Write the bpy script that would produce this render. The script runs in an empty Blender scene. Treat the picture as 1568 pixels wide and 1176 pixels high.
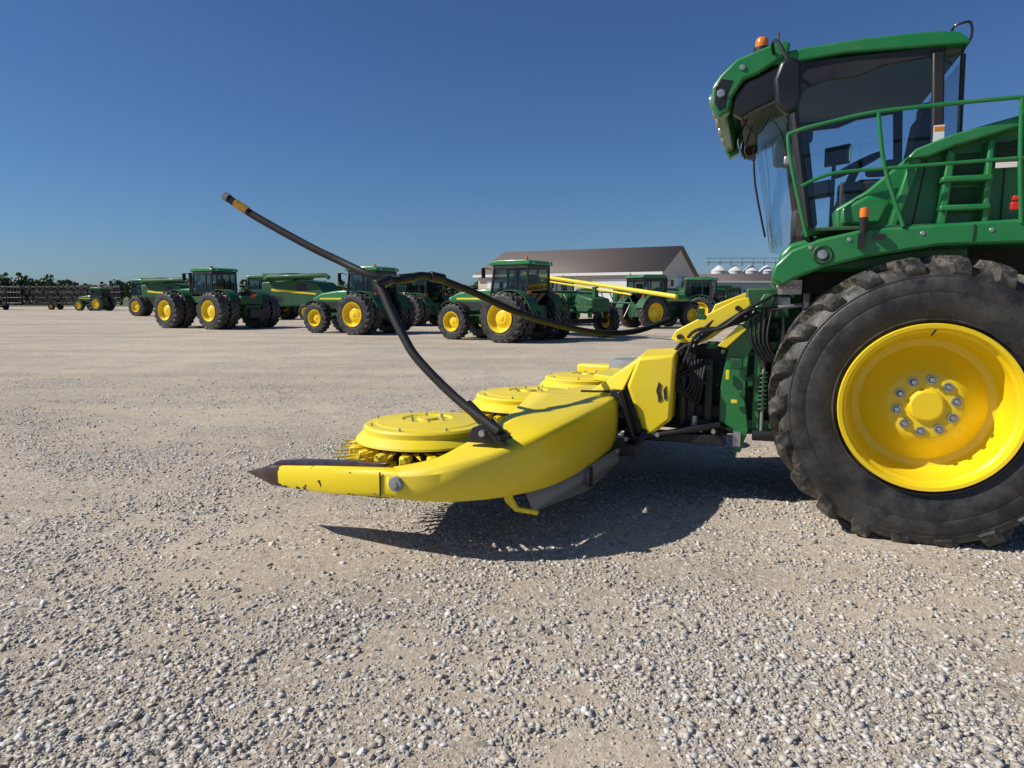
import bpy, math, random
import numpy as np
from mathutils import Vector, Matrix
random.seed(7); rng=np.random.default_rng(7)
sc=bpy.context.scene
sc.view_settings.view_transform='Standard'; sc.view_settings.look='None'; sc.view_settings.exposure=0
R=math.radians
# ---------------------------------------------------------------- materials
def newmat(name):
    m=bpy.data.materials.new(name); m.use_nodes=True
    nt=m.node_tree; b=nt.nodes['Principled BSDF']; return m,nt,b
def N(nt,t,**k):
    n=nt.nodes.new(t)
    for a,v in k.items():
        if hasattr(n,a): setattr(n,a,v)
        else: n.inputs[a.replace('_',' ')].default_value=v
    return n
def mixc(nt,fac,a,b):
    m=nt.nodes.new('ShaderNodeMix'); m.data_type='RGBA'
    for s,v in ((0,fac),(6,a),(7,b)):
        if isinstance(v,(int,float)): m.inputs[s].default_value=v
        elif isinstance(v,tuple): m.inputs[s].default_value=(*v[:3],1)
        else: nt.links.new(v,m.inputs[s])
    return m.outputs[2]
def ramp(nt,src,stops):
    r=nt.nodes.new('ShaderNodeValToRGB'); e=r.color_ramp.elements
    while len(e)<len(stops): e.new(.5)
    for i,(p,c) in enumerate(stops):
        e[i].position=p; e[i].color=(c,c,c,1) if isinstance(c,(int,float)) else (*c,1)
    nt.links.new(src,r.inputs[0]); return r.outputs[0]
def mth(nt,op,a,bb=0.0):
    x=nt.nodes.new('ShaderNodeMath'); x.operation=op
    for i,v in enumerate((a,bb)):
        if isinstance(v,(int,float)): x.inputs[i].default_value=v
        else: nt.links.new(v,x.inputs[i])
    return x.outputs[0]
def paint(name,col,rough=.35,dust=.15,dustcol=(.35,.31,.25),metal=0,coat=.3,scale=3,bump=0,lo=.42,hi=.75):
    m,nt,b=newmat(name)
    tc=N(nt,'ShaderNodeTexCoord')
    n=N(nt,'ShaderNodeTexNoise',Scale=scale,Detail=8.0,Roughness=.65); nt.links.new(tc.outputs['Object'],n.inputs['Vector'])
    f=ramp(nt,n.outputs[0],[(lo,0.0),(hi,dust)])
    c=mixc(nt,f,col,dustcol); nt.links.new(c,b.inputs['Base Color'])
    rr=ramp(nt,n.outputs[0],[(.3,rough),(.8,min(1,rough+.25))]); nt.links.new(rr,b.inputs['Roughness'])
    b.inputs['Metallic'].default_value=metal; b.inputs['Coat Weight'].default_value=coat; b.inputs['Coat Roughness'].default_value=.12
    return m
GREEN=paint('green_paint',(.010,.18,.042),.32,.09)
GREENB=paint('green_paint_weathered',(.008,.085,.024),.5,.08,coat=.05)
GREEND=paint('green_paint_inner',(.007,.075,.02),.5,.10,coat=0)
YEL=paint('yellow_paint',(.88,.68,.014),.36,.20,dustcol=(.55,.46,.25),coat=.2,scale=2.2)
YELW=paint('yellow_wheel_paint',(.88,.63,.008),.3,.06,dustcol=(.5,.4,.2))
BLK=paint('black_paint',(.010,.010,.011),.4,.05,coat=.1)
GLOSSB=paint('gloss_black_plastic',(.008,.008,.009),.3,.0,coat=.1)
BLKP=paint('black_plastic',(.014,.014,.015),.55,.12,coat=0)
LINER=paint('grey_headliner',(.10,.10,.10),.8,0,coat=0)
def rubber():
    m,nt,b=newmat('tire_rubber'); L=nt.links.new
    tc=N(nt,'ShaderNodeTexCoord'); co=tc.outputs['Object']
    n=N(nt,'ShaderNodeTexNoise',Scale=4.0,Detail=9.0,Roughness=.7); L(co,n.inputs['Vector'])
    n2=N(nt,'ShaderNodeTexNoise',Scale=60.0,Detail=5.0); L(co,n2.inputs['Vector'])
    n3=N(nt,'ShaderNodeTexNoise',Scale=14.0,Detail=8.0,Roughness=.75); L(co,n3.inputs['Vector'])
    sp=N(nt,'ShaderNodeSeparateXYZ'); L(co,sp.inputs[0])
    rad=mth(nt,'SQRT',mth(nt,'ADD',mth(nt,'MULTIPLY',sp.outputs[0],sp.outputs[0]),mth(nt,'MULTIPLY',sp.outputs[2],sp.outputs[2])))
    edge=ramp(nt,rad,[(.90,0.0),(.985,1.0)])
    mud=mth(nt,'MULTIPLY',edge,ramp(nt,n3.outputs[0],[(.45,0.0),(.60,.75)]))
    f=mth(nt,'MAXIMUM',ramp(nt,n.outputs[0],[(.42,0.02),(.70,.26)]),mud)
    L(mixc(nt,f,(.012,.012,.013),(.24,.215,.18)),b.inputs['Base Color'])
    L(ramp(nt,n.outputs[0],[(.35,.30),(.65,.75)]),b.inputs['Roughness'])
    bp=N(nt,'ShaderNodeBump',Strength=.3,Distance=.006); L(n2.outputs[0],bp.inputs['Height']); L(bp.outputs[0],b.inputs['Normal'])
    return m
RUB=rubber()
HOSE=paint('hose_rubber',(.008,.008,.009),.5,.03,coat=.0)
STEEL=paint('steel',(.45,.45,.46),.35,.3,metal=.8,coat=0)
GREYM=paint('galvanised_plate',(.24,.245,.25),.5,.4,coat=0)
MAROON=paint('maroon_poly',(.035,.012,.010),.3,.14,coat=.3,scale=9)
WHITE=paint('white_paint',(.75,.75,.74),.5,.15)
ORANGE=paint('amber_lens',(.8,.2,.01),.2,0)
RED=paint('red_lens',(.6,.02,.015),.25,0)
LAMP=paint('lamp_lens',(.35,.37,.4),.12,0,metal=.5)
SEAT=paint('seat_fabric',(.03,.03,.032),.85,0,coat=0)
SCREEN=paint('monitor_screen',(.25,.5,.45),.3,0)
def wornyellow():
    m,nt,b=newmat('worn_yellow')
    tc=N(nt,'ShaderNodeTexCoord'); n=N(nt,'ShaderNodeTexNoise',Scale=11.0,Detail=8.0); nt.links.new(tc.outputs['Object'],n.inputs['Vector'])
    sp=N(nt,'ShaderNodeSeparateXYZ'); nt.links.new(tc.outputs['Object'],sp.inputs[0])
    mr=N(nt,'ShaderNodeMapRange'); mr.inputs[1].default_value=.47; mr.inputs[2].default_value=.37; mr.inputs[3].default_value=0; mr.inputs[4].default_value=.20; nt.links.new(sp.outputs[2],mr.inputs[0])
    mq=N(nt,'ShaderNodeMapRange'); mq.inputs[1].default_value=-4.25; mq.inputs[2].default_value=-4.38; mq.inputs[3].default_value=0; mq.inputs[4].default_value=.22; nt.links.new(sp.outputs[0],mq.inputs[0])
    a2=mth(nt,'ADD',mth(nt,'ADD',n.outputs[0],mr.outputs[0]),mq.outputs[0])
    f=ramp(nt,a2,[(.665,0.0),(.675,1.0)])
    nt.links.new(mixc(nt,f,(.88,.68,.014),(.045,.016,.012)),b.inputs['Base Color']); b.inputs['Roughness'].default_value=.38; b.inputs['Coat Weight'].default_value=.2
    return m
WORN=wornyellow()
def glassmat(name,tint,base=.05,k=.75):
    m,nt,b=newmat(name); nt.nodes.remove(b); o=nt.nodes['Material Output']
    t=N(nt,'ShaderNodeBsdfTransparent'); t.inputs[0].default_value=(*tint,1)
    g=N(nt,'ShaderNodeBsdfGlossy'); g.inputs['Roughness'].default_value=.02; g.inputs[0].default_value=(.9,.9,.9,1)
    fr=N(nt,'ShaderNodeLayerWeight'); fr.inputs[0].default_value=.5
    p=mth(nt,'POWER',fr.outputs['Facing'],4.0); q=mth(nt,'ADD',mth(nt,'MULTIPLY',p,k),base)
    mx=N(nt,'ShaderNodeMixShader'); nt.links.new(q,mx.inputs[0]); nt.links.new(t.outputs[0],mx.inputs[1]); nt.links.new(g.outputs[0],mx.inputs[2])
    nt.links.new(mx.outputs[0],o.inputs[0]); return m
GLASS=glassmat('cab_glass',(.88,.94,.96),.07)
GLASSD=glassmat('dark_cab_glass',(.35,.42,.43),.04,.5)

# ---------------------------------------------------------------- geometry helpers
def empty(name,loc=(0,0,0),rz=0):
    e=bpy.data.objects.new(name,None); sc.collection.objects.link(e); e.location=loc; e.rotation_euler=(0,0,rz); e.empty_display_size=.3; return e
def mkmesh(name,geo,mat,ang=35):
    v,f=geo; me=bpy.data.meshes.new(name); me.from_pydata([tuple(map(float,p)) for p in v],[],f); me.update()
    me.materials.append(mat)
    me.polygons.foreach_set('use_smooth',[True]*len(me.polygons))
    me.set_sharp_from_angle(angle=R(ang)); return me
def obj(name,geo,mat,parent=None,bevel=0,ang=35,solid=0,segs=2):
    me=geo if isinstance(geo,bpy.types.Mesh) else mkmesh(name,geo,mat,ang)
    o=bpy.data.objects.new(name,me); sc.collection.objects.link(o)
    if parent: o.parent=parent
    if solid:
        s=o.modifiers.new('s','SOLIDIFY'); s.thickness=solid; s.offset=-1
    if bevel:
        b=o.modifiers.new('b','BEVEL'); b.width=bevel; b.segments=segs; b.limit_method='ANGLE'; b.angle_limit=R(30); b.use_clamp_overlap=True
    return o
def join(*gs):
    V=[];F=[]
    for v,f in gs:
        k=len(V); V+=list(v); F+=[[i+k for i in q] for q in f]
    return V,F
def box(c,s,rz=0,ry=0):
    x,y,z=[q/2 for q in s]; M=Matrix.Rotation(rz,3,'Z')@Matrix.Rotation(ry,3,'Y')
    V=[tuple(M@Vector((a*x,b*y,d*z))+Vector(c)) for a in(-1,1) for b in(-1,1) for d in(-1,1)]
    return V,[[0,1,3,2],[4,6,7,5],[0,4,5,1],[2,3,7,6],[0,2,6,4],[1,5,7,3]]
def bx(x0,x1,y0,y1,z0,z1): return box(((x0+x1)/2,(y0+y1)/2,(z0+z1)/2),(abs(x1-x0),abs(y1-y0),abs(z1-z0)))
def prism(poly,y0,y1,s1=1.0):
    n=len(poly); cx=sum(p[0] for p in poly)/n; cz=sum(p[1] for p in poly)/n
    V=[(p[0],y0,p[1]) for p in poly]+[(cx+(p[0]-cx)*s1,y1,cz+(p[1]-cz)*s1) for p in poly]
    F=[list(range(n)),list(range(2*n-1,n-1,-1))]+[[i,i+n,(i+1)%n+n,(i+1)%n] for i in range(n)]
    return V,F
def prismz(poly,z0,z1):
    n=len(poly); V=[(p[0],p[1],z0) for p in poly]+[(p[0],p[1],z1) for p in poly]
    return V,[list(range(n-1,-1,-1)),list(range(n,2*n))]+[[i,(i+1)%n,(i+1)%n+n,i+n] for i in range(n)]
def catmull(P,sub):
    P=[np.array(p,float) for p in P]; out=[]
    for i in range(len(P)-1):
        a=P[max(i-1,0)];b=P[i];c=P[i+1];d=P[min(i+2,len(P)-1)]
        for k in range(sub):
            t=k/sub; out.append(.5*((2*b)+(c-a)*t+(2*a-5*b+4*c-d)*t*t+(3*b-a-3*c+d)*t**3))
    out.append(P[-1]); return out
def tube(P,r,n=10,sub=1):
    if sub>1: P=catmull(P,sub)
    P=[Vector(p) for p in P]; V=[];F=[]; m=len(P)
    t=(P[1]-P[0]).normalized(); up=Vector((0,0,1)) if abs(t.z)<.9 else Vector((1,0,0))
    nn=t.cross(up).normalized()
    for i,p in enumerate(P):
        t=((P[min(i+1,m-1)]-P[max(i-1,0)])).normalized()
        nn=(nn-t*nn.dot(t)).normalized(); bb=t.cross(nn)
        rr=r[i] if isinstance(r,(list,tuple)) else r
        for k in range(n):
            a=2*math.pi*k/n; V.append(tuple(p+nn*math.cos(a)*rr+bb*math.sin(a)*rr))
    for i in range(m-1):
        for k in range(n): F.append([i*n+k,i*n+(k+1)%n,(i+1)*n+(k+1)%n,(i+1)*n+k])
    F.append(list(range(n-1,-1,-1))); F.append([(m-1)*n+k for k in range(n)]); return V,F
def lathe(prof,n=48,axis='y',c=(0,0,0)):
    V=[];F=[]
    for (r,h) in prof:
        for k in range(n):
            a=2*math.pi*k/n; q=(r*math.cos(a),h,r*math.sin(a)) if axis=='y' else (r*math.cos(a),r*math.sin(a),h)
            V.append((q[0]+c[0],q[1]+c[1],q[2]+c[2]))
    for i in range(len(prof)-1):
        for k in range(n):
            q=[i*n+k,i*n+(k+1)%n,(i+1)*n+(k+1)%n,(i+1)*n+k]; F.append(q if axis=='y' else q[::-1])
    return V,F
def tire(Rr,W,rb,nl=22,flat=None,segs=96):
    lug=.050*Rr; Rt=Rr-lug; h=Rt-rb
    half=[(rb-.04,.16),(rb-.005,.09),(rb+.03,.075),(rb+.10*h,.045),(rb+.13*h,.05),(rb+.16*h,.042),(rb+.3*h,.015),(rb+.5*h,.0),(rb+.53*h,.007),(rb+.56*h,.0),(rb+.75*h,.014),(rb+.77*h,.022),(rb+.8*h,.02),(rb+.92*h,.06),(rb+.975*h,.12),(Rt,.3)]
    prof=[(r,y*W) for r,y in half]+[(Rt+.008,.5*W)]+[(r,(1-y)*W) for r,y in half[::-1]]
    g=[lathe(prof,segs)]
    V=[];F=[]
    st=[(.035,rb+.80*h,.012,rb+.86*h,0),(.06,rb+.90*h,.012,rb+.985*h,.015),(.10,rb+.95*h,.035,Rr-.022,.035),(.16,Rt-.02,.10,Rr-.004,.07),(.3,Rt-.015,.3,Rr,.16),(.54,Rt-.01,.53,Rr,.30)]
    for side in(0,1):
        for i in range(nl):
            a0=2*math.pi*(i+.5*side)/nl; k=len(V); wb=.075;wt=.052
            for (y1,r1,y2,r2,da) in st:
                for (y,r,w) in((y1,r1,-wb),(y2,r2,-wt),(y2,r2,wt),(y1,r1,wb)):
                    a=a0+da+w; yy=(1-y if side else y)*W
                    V.append((r*math.cos(a),yy,r*math.sin(a)))
            for j in range(len(st)-1):
                for e in range(3):
                    q=[k+j*4+e,k+j*4+e+1,k+j*4+e+5,k+j*4+e+4]; F.append(q if side else q[::-1])
            F.append([k,k+1,k+2,k+3]); m=k+(len(st)-1)*4; F.append([m,m+1,m+2,m+3])
    g.append((V,F)); V,F=join(*g)
    if flat:
        V=[(x, y-(0.035*(1 if y<W/2 else -1))*max(0,(-z-flat*.75)/(flat*.25)) if z<-flat*.75 and math.hypot(x,z)<Rt*.99 else y, max(z,-flat)) for x,y,z in V]
    return V,F
def rim(rb,W,dd=1.0):
    p=[(rb+.012,.02),(rb+.020,.006),(rb+.014,-.008),(rb-.010,-.004),(rb-.022,.015),(rb-.025,.05),(rb-.045,.075),(rb-.052,.15),(rb-.070,.20),(rb-.078,.25),(rb-.10,.28),(rb-.15,.295),(rb*.66,.27),(rb*.5,.20),(rb*.43,.165),(rb*.41,.16),(rb*.21,.16),(rb*.20,.135),(rb*.17,.125),(0.001,.125)]
    return lathe([(r,y*dd) for r,y in p],96)
# ---------------------------------------------------------------- ground
def ground():
    m,nt,b=newmat('gravel_ground'); L=nt.links.new
    tc=N(nt,'ShaderNodeTexCoord'); co=tc.outputs['Object']
    nz=N(nt,'ShaderNodeTexNoise',Scale=6.0,Detail=3.0); L(co,nz.inputs['Vector'])
    wv=nt.nodes.new('ShaderNodeVectorMath'); wv.operation='MULTIPLY_ADD'; L(nz.outputs['Color'],wv.inputs[0]); wv.inputs[1].default_value=(.03,.03,.03); L(co,wv.inputs[2])
    v1=N(nt,'ShaderNodeTexVoronoi',Scale=32.0); v2=N(nt,'ShaderNodeTexVoronoi',Scale=85.0); v3=N(nt,'ShaderNodeTexVoronoi',Scale=230.0)
    for v in(v1,v2,v3): L(wv.outputs[0],v.inputs['Vector'])
    big=N(nt,'ShaderNodeTexNoise',Scale=.6,Detail=7.0,Roughness=.65); L(co,big.inputs['Vector'])
    med=N(nt,'ShaderNodeTexNoise',Scale=3.5,Detail=8.0,Roughness=.7); L(co,med.inputs['Vector'])
    def sep(v): 
        s=nt.nodes.new('ShaderNodeSeparateColor'); L(v.outputs['Color'],s.inputs[0]); return s
    s1=sep(v1);s2=sep(v2);s3=sep(v3)
    g1=ramp(nt,s1.outputs[0],[(0,(.24,.22,.19)),(.4,(.46,.42,.36)),(.8,(.58,.55,.49)),(1,(.72,.69,.64))])
    g2=ramp(nt,s2.outputs[0],[(0,(.28,.245,.20)),(.6,(.50,.45,.375)),(1,(.68,.64,.57))])
    g3=ramp(nt,s3.outputs[0],[(0,(.37,.315,.245)),(1,(.59,.52,.42))])
    k1=ramp(nt,s1.outputs[1],[(.62,0.0),(.66,1.0)]); k2=ramp(nt,s2.outputs[1],[(.45,0.0),(.52,1.0)])
    c=mixc(nt,k2,g3,g2); c=mixc(nt,k1,c,g1)
    patch=ramp(nt,big.outputs[0],[(.43,0.0),(.56,1.0)])
    pm=ramp(nt,med.outputs[0],[(.33,0.0),(.58,1.0)])
    M=lambda op,a,b=0.0: mth(nt,op,a,b)
    mm=M('MULTIPLY',patch,pm)
    c=mixc(nt,M('MULTIPLY',mm,.85),c,(.55,.475,.37))
    dr=N(nt,'ShaderNodeTexNoise',Scale=.12,Detail=4.0); L(co,dr.inputs['Vector'])
    mp=N(nt,'ShaderNodeMapping'); mp.inputs['Scale'].default_value=(.06,.55,1); mp.inputs['Rotation'].default_value=(0,0,R(12)); L(co,mp.inputs[0])
    stn=N(nt,'ShaderNodeTexNoise',Scale=1.0,Detail=5.0); L(mp.outputs[0],stn.inputs['Vector'])
    tone=ramp(nt,M('ADD',M('MULTIPLY',dr.outputs[0],.5),M('MULTIPLY',stn.outputs[0],.5)),[(.35,(.84,.81,.77)),(.62,(1.12,1.09,1.04))])
    mu=nt.nodes.new('ShaderNodeMix'); mu.data_type='RGBA'; mu.blend_type='MULTIPLY'; mu.inputs[0].default_value=1; L(c,mu.inputs[6]); L(tone,mu.inputs[7])
    L(mu.outputs[2],b.inputs['Base Color']); b.inputs['Roughness'].default_value=.9; b.inputs['Specular IOR Level'].default_value=.15
    h1=M('MULTIPLY',M('SUBTRACT',1.0,v1.outputs['Distance']),k1)
    h2=M('MULTIPLY',M('MULTIPLY',M('SUBTRACT',1.0,v2.outputs['Distance']),k2),.45)
    h=M('ADD',M('ADD',h1,h2),M('MULTIPLY',v3.outputs['Distance'],-.15))
    h=M('MULTIPLY',h,M('SUBTRACT',1.0,M('MULTIPLY',mm,.7)))
    h=M('ADD',h,M('MULTIPLY',med.outputs[0],2.4))
    bp=N(nt,'ShaderNodeBump',Strength=.9,Distance=.012); L(h,bp.inputs['Height']); L(bp.outputs[0],b.inputs['Normal'])
    S=4000
    obj('gravel_lot_ground',([(-S,-S,0),(S,-S,0),(S,S,0),(-S,S,0)],[[0,1,2,3]]),m)
ground()
def vnoise(x,y,s,seed):
    r=np.random.default_rng(seed); G=r.random((64,64)); x=x*s+100;y=y*s+100
    xi=np.floor(x).astype(int);yi=np.floor(y).astype(int);fx=x-xi;fy=y-yi;fx=fx*fx*(3-2*fx);fy=fy*fy*(3-2*fy)
    g=lambda a,b:G[a%64,b%64]
    return (g(xi,yi)*(1-fx)+g(xi+1,yi)*fx)*(1-fy)+(g(xi,yi+1)*(1-fx)+g(xi+1,yi+1)*fx)*fy
def gravel():
    n=520000
    y=1.6+ (rng.random(n)**1.35)*15.0; x=(rng.random(n)*2-1)*(y*.80+.7)
    d=.42*vnoise(x,y,.7,1)+.30*vnoise(x,y,2.1,2)+.28*vnoise(x,y,6,3)
    r=np.exp(rng.normal(-5.35,.58,n))
    big_=rng.random(n)<.035; r=np.where(big_,rng.uniform(.012,.021,n),r); r=np.clip(r,.0028,.021)
    dens=np.clip((d-.40)*4.6,.07,1); dens=np.where(r<.0045,np.maximum(dens,.3),dens)
    keep=rng.random(n)<dens*np.clip((16.6-y)/10,0,1)*.9
    x=x[keep];y=y[keep];r=r[keep];n=len(x)
    cube=np.array([(a,b,c) for a in(-1,1) for b in(-1,1) for c in(-1,1)],float)*.62
    cf=np.array([[0,1,3,2],[4,6,7,5],[0,4,5,1],[2,3,7,6],[0,2,6,4],[1,5,7,3]])
    V=cube[None]+rng.normal(0,.21,(n,8,3))
    V=V*np.stack([1+.6*rng.random(n),.75+.35*rng.random(n),.42+.35*rng.random(n)],1)[:,None,:]
    a=rng.random(n)*6.283; tl=rng.normal(0,.40,n)
    X,Y,Z=V[...,0],V[...,1],V[...,2]
    X,Z=X*np.cos(tl)[:,None]-Z*np.sin(tl)[:,None],X*np.sin(tl)[:,None]+Z*np.cos(tl)[:,None]
    X,Y=X*np.cos(a)[:,None]-Y*np.sin(a)[:,None],X*np.sin(a)[:,None]+Y*np.cos(a)[:,None]
    sink=rng.uniform(-.22,.25,n)
    V=np.stack([X*r[:,None]+x[:,None],Y*r[:,None]+y[:,None],Z*r[:,None]+(r*sink)[:,None]],2).reshape(-1,3)
    F=(cf[None]+(np.arange(n)*8)[:,None,None]).reshape(-1)
    me=bpy.data.meshes.new('gravel_stones'); me.vertices.add(len(V)); me.vertices.foreach_set('co',V.astype(np.float32).ravel())
    me.loops.add(len(F)); me.loops.foreach_set('vertex_index',F.astype(np.int32)); nf=len(F)//4
    me.polygons.add(nf); me.polygons.foreach_set('loop_start',(np.arange(nf)*4).astype(np.int32)); me.polygons.foreach_set('loop_total',np.full(nf,4,np.int32))
    me.update(calc_edges=True)
    for nm_,sd in(('tone',.22),('warm',.25)):
        col=np.clip(rng.normal(.5,sd,n),0,1); at=me.attributes.new(nm_,'FLOAT','POINT'); at.data.foreach_set('value',np.repeat(col,8).astype(np.float32))
    m,nt,b=newmat('crushed_limestone'); A=N(nt,'ShaderNodeAttribute'); A.attribute_name='tone'; B_=N(nt,'ShaderNodeAttribute'); B_.attribute_name='warm'
    ca=ramp(nt,A.outputs['Fac'],[(0,(.17,.165,.16)),(.3,(.40,.385,.36)),(.6,(.53,.515,.485)),(.88,(.66,.645,.61)),(1,(.80,.79,.77))])
    cb=ramp(nt,A.outputs['Fac'],[(0,(.22,.18,.14)),(.4,(.46,.40,.32)),(1,(.68,.62,.53))])
    nt.links.new(mixc(nt,ramp(nt,B_.outputs['Fac'],[(.3,0.0),(.7,1.0)]),ca,cb),b.inputs['Base Color'])
    b.inputs['Roughness'].default_value=.85; me.materials.append(m)
    o=bpy.data.objects.new('gravel_stones',me); sc.collection.objects.link(o)
gravel()

# ---------------------------------------------------------------- forage harvester
HV=empty('forage_harvester',(2.85,4.70,0),R(-20))
def h(name,geo,mat,bevel=0,**k): return obj(name,geo,mat,HV,bevel,**k)
tm=mkmesh('tire_main',tire(1.04,.80,.56,22,flat=.965,segs=144),RUB)
rm=mkmesh('rim_main',rim(.56,.8),YELW,30)
nuts=[]
for i in range(10):
    a=2*math.pi*(i+.3)/10; c=(.185*math.cos(a),.145,.185*math.sin(a))
    nuts.append(lathe([(.001,-.035),(.014,-.035),(.016,-.025),(.016,.0),(.025,.0),(.025,.02)],6,'y',c))
    nuts.append(lathe([(.001,.0),(.034,.0),(.034,.016)],12,'y',c))
nm=mkmesh('wheel_nuts',join(*nuts),STEEL)
def mainwheel(u,w,flip,pre):
    for n_,me in((pre+'_tire',tm),(pre+'_rim',rm),(pre+'_nuts',nm)):
        o=obj(n_,me,None,HV); o.location=(u,w,.965)
        if flip: o.rotation_euler=(0,0,math.pi)
mainwheel(0,0,False,'front_wheel_near'); mainwheel(0,3.05,True,'front_wheel_far')
h('valve_stem',tube([(-.02,.04,1.46),(-.0,.02,1.50),(.01,.02,1.53)],.006),BLK)
tr=mkmesh('tire_rear',tire(.75,.55,.36,20,flat=.70,segs=72),RUB); rr_=mkmesh('rim_rear',rim(.36,.55,.7),YELW,30)
for w,fl in((.25,False),(2.8,True)):
    for me in(tr,rr_):
        o=obj('rear_'+me.name,me,None,HV); o.location=(3.1,w,.70)
        if fl: o.rotation_euler=(0,0,math.pi)
h('chassis',join(bx(-.75,4.2,.95,2.1,.62,1.9),bx(-.15,.15,.75,2.3,.75,1.2)),BLKP,.03)
h('rear_body',prism([(.95,2.0),(.95,2.9),(1.6,3.02),(3.6,2.95),(4.2,2.6),(4.3,1.3),(1.2,1.3)],.3,2.75),GREEN,.08)
h('rear_body_stripe',prism([(.45,2.93),(.60,3.06),(1.3,3.12),(1.3,3.02)],.30,.36),YEL,.01)
SB=[(-.62,2.2),(-.64,2.36),(-.44,2.48),(-.19,2.70),(.04,2.78),(.45,2.88),(1.0,2.98),(1.0,2.2)]
h('side_body',prism(SB,.34,.62),GREEN,.02); h('side_body_far',prism(SB,2.45,2.7),GREEN,.02)
h('side_frames',join(
  prism([(-.22,2.66),(-.17,2.72),(.04,2.80),(.45,2.90),(1.0,3.0),(1.0,2.93),(.45,2.83),(.05,2.72),(-.1,2.66)],.16,.34),
  prism([(-.30,2.20),(-.25,2.20),(-.12,2.66),(-.19,2.68)],.2,.34),
  prism([(.0,2.20),(.05,2.20),(.08,2.68),(.03,2.72)],.2,.34),
  prism([(.26,2.20),(.30,2.20),(.30,2.76),(.26,2.76)],.2,.34),
  bx(.0,.3,.17,.34,2.49,2.53),bx(.0,.3,.17,.34,2.30,2.34)),GREEN,.012)
h('side_recess',join(bx(.06,.25,.335,.36,2.36,2.47),bx(.06,.25,.335,.36,2.56,2.70),prism([(.32,2.60),(.32,2.74),(.60,2.80),(.60,2.62)],.328,.338)),GREEND,.005)
h('body_grille',join(*[box((.47,.323,2.64+.028*i),(.24,.012,.012)) for i in range(5)]),BLKP)
h('side_sculpt',prism([(-.60,2.24),(-.60,2.36),(-.42,2.45),(-.28,2.40),(-.34,2.24)],.30,.345),GREEN,.03)
h('panel_seams',join(box((-.10,.336,2.45),(.008,.012,.46),0,R(8)),box((.40,.336,2.45),(.008,.012,.44)),box((.2,.118,2.14),(.008,.01,.12))),BLKP)
arch=[(-1.06,1.86),(-1.04,1.95),(-.93,2.06),(-.75,2.13),(-.47,2.19),(0,2.21),(.5,2.23),(1.1,2.23),(1.1,2.02),(.5,2.07),(0,2.065),(-.42,2.0),(-.7,1.93),(-.9,1.85),(-.98,1.80)]
h('wheel_arch',prism(arch,.12,.75),GREEN,.02); h('wheel_arch_far',prism(arch,2.3,2.93),GREEN,.02)
h('arch_inner',bx(-.85,1.1,.76,.95,1.75,2.15),BLKP)
h('arch_rivets',join(*[lathe([(.001,-.006),(.012,-.006),(.016,0)],10,'y',(u,.12,z)) for u,z in((-.8,2.07),(-.55,2.12),(-.1,2.15),(.3,2.16))]),STEEL)
h('arch_lamp_recess',lathe([(.001,.0),(.045,-.004),(.06,-.012),(.07,0)],20,'y',(-.72,.12,2.02)),GREEND)
h('arch_lamp',lathe([(.001,-.02),(.03,-.015),(.035,0)],20,'y',(-.72,.115,2.02)),LAMP)
h('platform',bx(-.85,1.0,.14,.66,2.19,2.215),GREEND,.005)
h('cab_base',prism([(-1.02,1.92),(-1.0,2.06),(-.93,2.14),(-.5,2.24),(.3,2.26),(.3,1.9)],.62,2.4),GREEN,.03)
h('cab_floor',bx(-.92,.22,.68,2.34,2.14,2.18),BLKP)
def ua(z): return -.79-.17*(z-2.2)/1.05
nw=15;zs=[2.14,2.3,2.6,2.9,3.2,3.40]
V=[];F=[]
for z in zs:
    for j in range(nw+1):
        t=j/nw*2-1; w=1.5+.85*t; V.append((ua(z)-.30*(1-abs(t)**2.4),w,z))
for i in range(len(zs)-1):
    for j in range(nw):
        k=i*(nw+1)+j; F.append([k,k+1,k+nw+2,k+nw+1])
h('windshield',(V,F),GLASS,ang=80)
sideg=[(ua(2.24)+.02,2.24),(ua(2.9)+.02,2.9),(ua(3.25),3.28),(-.75,3.36),(-.36,3.43),(-.02,3.46),(.05,2.9),(.07,2.28)]
for w in(.652,2.348): h('side_glass',([(u,w,z) for u,z in sideg],[list(range(8))]),GLASS)
h('quarter_glass_near',([(.06,.655,2.3),(.03,.655,3.46),(.20,.80,3.46),(.23,.80,2.3)],[[0,1,2,3]]),GLASS)
h('quarter_glass_far',([(.06,2.345,2.3),(.03,2.345,3.46),(.20,2.2,3.46),(.23,2.2,2.3)],[[0,1,2,3]]),GLASS)
h('rear_glass',([(.23,.82,2.60),(.20,.82,3.46),(.20,2.18,3.46),(.23,2.18,2.60)],[[0,1,2,3]]),GLASS)
h('cab_rear_wall',bx(.20,.25,.78,2.22,2.18,2.60),BLKP,.01)
for w in(.655,2.345):
    h('a_pillar',tube([(ua(2.14),w,2.14),(ua(2.7)-.0,w,2.7),(ua(3.2),w,3.2),(ua(3.42)-.0,w,3.42)],.034,8),BLK)
    h('c_pillar',prism([(.02,2.25),(.10,2.25),(.075,3.0),(.05,3.49),(-.03,3.49),(.0,3.0)],w-.028,w+.028),BLK,.012)
    h('door_sill',tube([(-.79,w,2.22),(.05,w,2.26)],.028,8),BLK)
    h('header_trim',prism([(-1.02,3.20),(-.97,3.18),(-.86,3.31),(-.72,3.35),(-.5,3.36),(-.34,3.42),(-.02,3.45),(.05,3.45),(.05,3.52),(-1.02,3.51)],w-.02,w+.02),BLK,.008)
h('rear_corner_posts',join(tube([(.23,.8,2.25),(.20,.8,3.49)],.018,8),tube([(.23,2.2,2.25),(.20,2.2,3.49)],.018,8)),BLK)
h('inner_post',join(tube([(-1.0,.70,3.33),(-.93,.74,2.9),(-.78,.76,2.2)],.026,8)),BLKP)
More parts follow.
